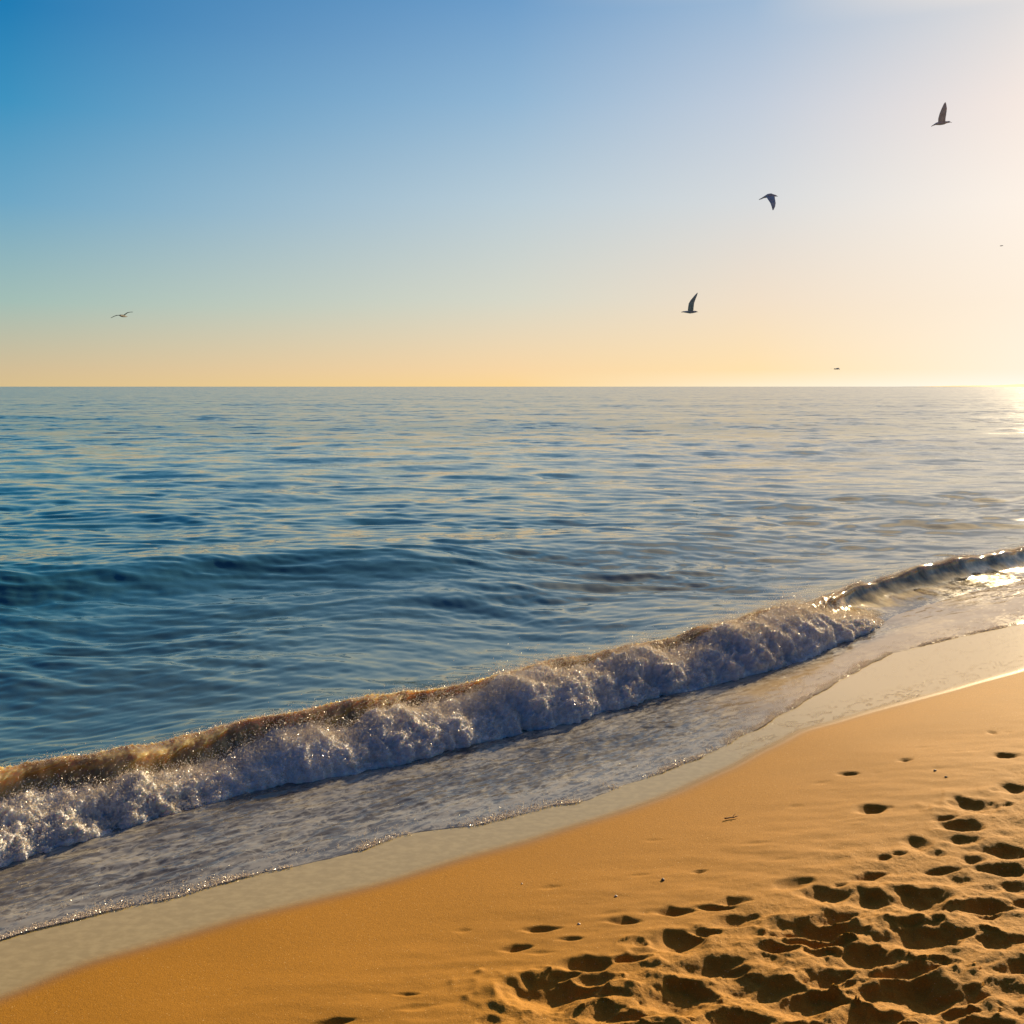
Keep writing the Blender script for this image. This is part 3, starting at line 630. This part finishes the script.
# ------------------------------------------------------------------ sky
w = bpy.data.worlds.new('World'); scene.world = w; w.use_nodes = True; nt = w.node_tree; nt.nodes.clear()
class WN(NT):
    def __init__(s): s.t = nt
W = WN()
gen = W.n('ShaderNodeTexCoord').outputs['Generated']; sx = W.n('ShaderNodeSeparateXYZ'); W.set(sx, 0, gen)
flatv = W.n('ShaderNodeCombineXYZ'); W.set(flatv, 0, sx.outputs[0]); W.set(flatv, 1, sx.outputs[1])
nv = W.n('ShaderNodeVectorMath', operation='NORMALIZE'); W.set(nv, 0, flatv.outputs[0])
dt = W.n('ShaderNodeVectorMath', operation='DOT_PRODUCT'); W.set(dt, 0, nv.outputs[0]); dt.inputs[1].default_value = (SX, SY, 0)
ang = W.math('ARCCOSINE', W.math('MINIMUM', W.math('MAXIMUM', dt.outputs['Value'], -1.), 1.))
def lin(c): return [(((v/255.+.055)/1.055)**2.4 if v/255. > .04045 else v/255./12.92) for v in c]
K = 1/2**EXPO
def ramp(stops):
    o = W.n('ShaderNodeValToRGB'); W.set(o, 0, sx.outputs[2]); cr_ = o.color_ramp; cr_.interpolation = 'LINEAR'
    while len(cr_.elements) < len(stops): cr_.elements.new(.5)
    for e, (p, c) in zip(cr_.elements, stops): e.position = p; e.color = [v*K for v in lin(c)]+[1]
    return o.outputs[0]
SKY = [  # over-bright warm stops outside the frame, added to warm the water's reflection
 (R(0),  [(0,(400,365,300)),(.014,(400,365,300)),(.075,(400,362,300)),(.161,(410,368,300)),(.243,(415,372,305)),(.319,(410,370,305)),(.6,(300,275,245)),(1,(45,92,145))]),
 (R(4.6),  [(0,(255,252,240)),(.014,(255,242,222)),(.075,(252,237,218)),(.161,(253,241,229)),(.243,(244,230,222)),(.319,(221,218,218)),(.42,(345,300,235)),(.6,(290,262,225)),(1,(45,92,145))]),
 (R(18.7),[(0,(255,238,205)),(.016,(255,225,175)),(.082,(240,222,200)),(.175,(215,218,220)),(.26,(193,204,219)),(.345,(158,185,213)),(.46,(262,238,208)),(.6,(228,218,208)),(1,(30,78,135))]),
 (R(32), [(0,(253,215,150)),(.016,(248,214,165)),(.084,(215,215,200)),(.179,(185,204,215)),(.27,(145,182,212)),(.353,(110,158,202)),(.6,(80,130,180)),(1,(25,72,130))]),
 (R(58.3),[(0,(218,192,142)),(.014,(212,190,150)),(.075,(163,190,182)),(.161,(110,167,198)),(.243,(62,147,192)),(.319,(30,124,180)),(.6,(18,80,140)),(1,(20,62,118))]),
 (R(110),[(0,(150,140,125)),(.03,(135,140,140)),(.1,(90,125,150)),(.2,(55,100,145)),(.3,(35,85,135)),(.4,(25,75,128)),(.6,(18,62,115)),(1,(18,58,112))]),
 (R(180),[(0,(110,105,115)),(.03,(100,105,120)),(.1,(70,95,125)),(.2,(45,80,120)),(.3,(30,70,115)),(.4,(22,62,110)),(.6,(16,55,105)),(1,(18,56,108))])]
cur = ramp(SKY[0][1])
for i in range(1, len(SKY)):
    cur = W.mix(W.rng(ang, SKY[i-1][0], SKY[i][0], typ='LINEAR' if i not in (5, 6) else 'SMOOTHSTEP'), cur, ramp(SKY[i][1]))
# glow round the sun
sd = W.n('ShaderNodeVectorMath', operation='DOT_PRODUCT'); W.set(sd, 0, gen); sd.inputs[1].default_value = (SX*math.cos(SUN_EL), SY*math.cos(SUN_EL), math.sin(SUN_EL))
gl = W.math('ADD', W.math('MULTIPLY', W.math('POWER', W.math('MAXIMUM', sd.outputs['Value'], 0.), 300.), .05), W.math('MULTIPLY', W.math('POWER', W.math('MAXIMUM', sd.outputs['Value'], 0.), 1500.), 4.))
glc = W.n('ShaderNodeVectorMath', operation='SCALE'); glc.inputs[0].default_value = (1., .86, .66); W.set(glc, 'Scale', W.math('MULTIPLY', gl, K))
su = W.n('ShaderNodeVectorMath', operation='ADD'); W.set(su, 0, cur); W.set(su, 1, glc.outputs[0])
sky = W.n('ShaderNodeTexSky', sky_type='NISHITA'); sky.sun_disc = False; sky.sun_elevation = SUN_EL; sky.sun_rotation = SUN_AZ
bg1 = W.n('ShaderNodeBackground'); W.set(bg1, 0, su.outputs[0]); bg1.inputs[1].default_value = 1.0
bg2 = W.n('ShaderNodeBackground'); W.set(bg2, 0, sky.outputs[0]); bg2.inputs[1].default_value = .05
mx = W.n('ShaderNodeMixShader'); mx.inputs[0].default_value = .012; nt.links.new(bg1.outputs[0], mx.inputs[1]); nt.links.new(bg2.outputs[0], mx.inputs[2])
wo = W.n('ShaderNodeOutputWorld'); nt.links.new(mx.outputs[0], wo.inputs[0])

L = bpy.data.lights.new('sun', 'SUN'); L.energy = 5.0; L.angle = R(.6); L.color = (1., .76, .44)
lo = bpy.data.objects.new('sun', L); COL.objects.link(lo)
from mathutils import Vector
lo.rotation_euler = Vector((SX*math.cos(SUN_EL), SY*math.cos(SUN_EL), math.sin(SUN_EL))).to_track_quat('Z', 'Y').to_euler()

cam = bpy.data.cameras.new('camera'); cam.sensor_width = 36; cam.sensor_fit = 'HORIZONTAL'; cam.lens = 36*F/1024.
cam.shift_y = -(512-HOR)/1024.; cam.clip_start = .05; cam.clip_end = 60000
co = bpy.data.objects.new('camera', cam); COL.objects.link(co); co.location = (0, 0, H); co.rotation_euler = (R(90), 0, 0)
scene.camera = co
scene.view_settings.view_transform = 'Standard'; scene.view_settings.look = 'None'; scene.view_settings.exposure = EXPO; scene.view_settings.gamma = 1
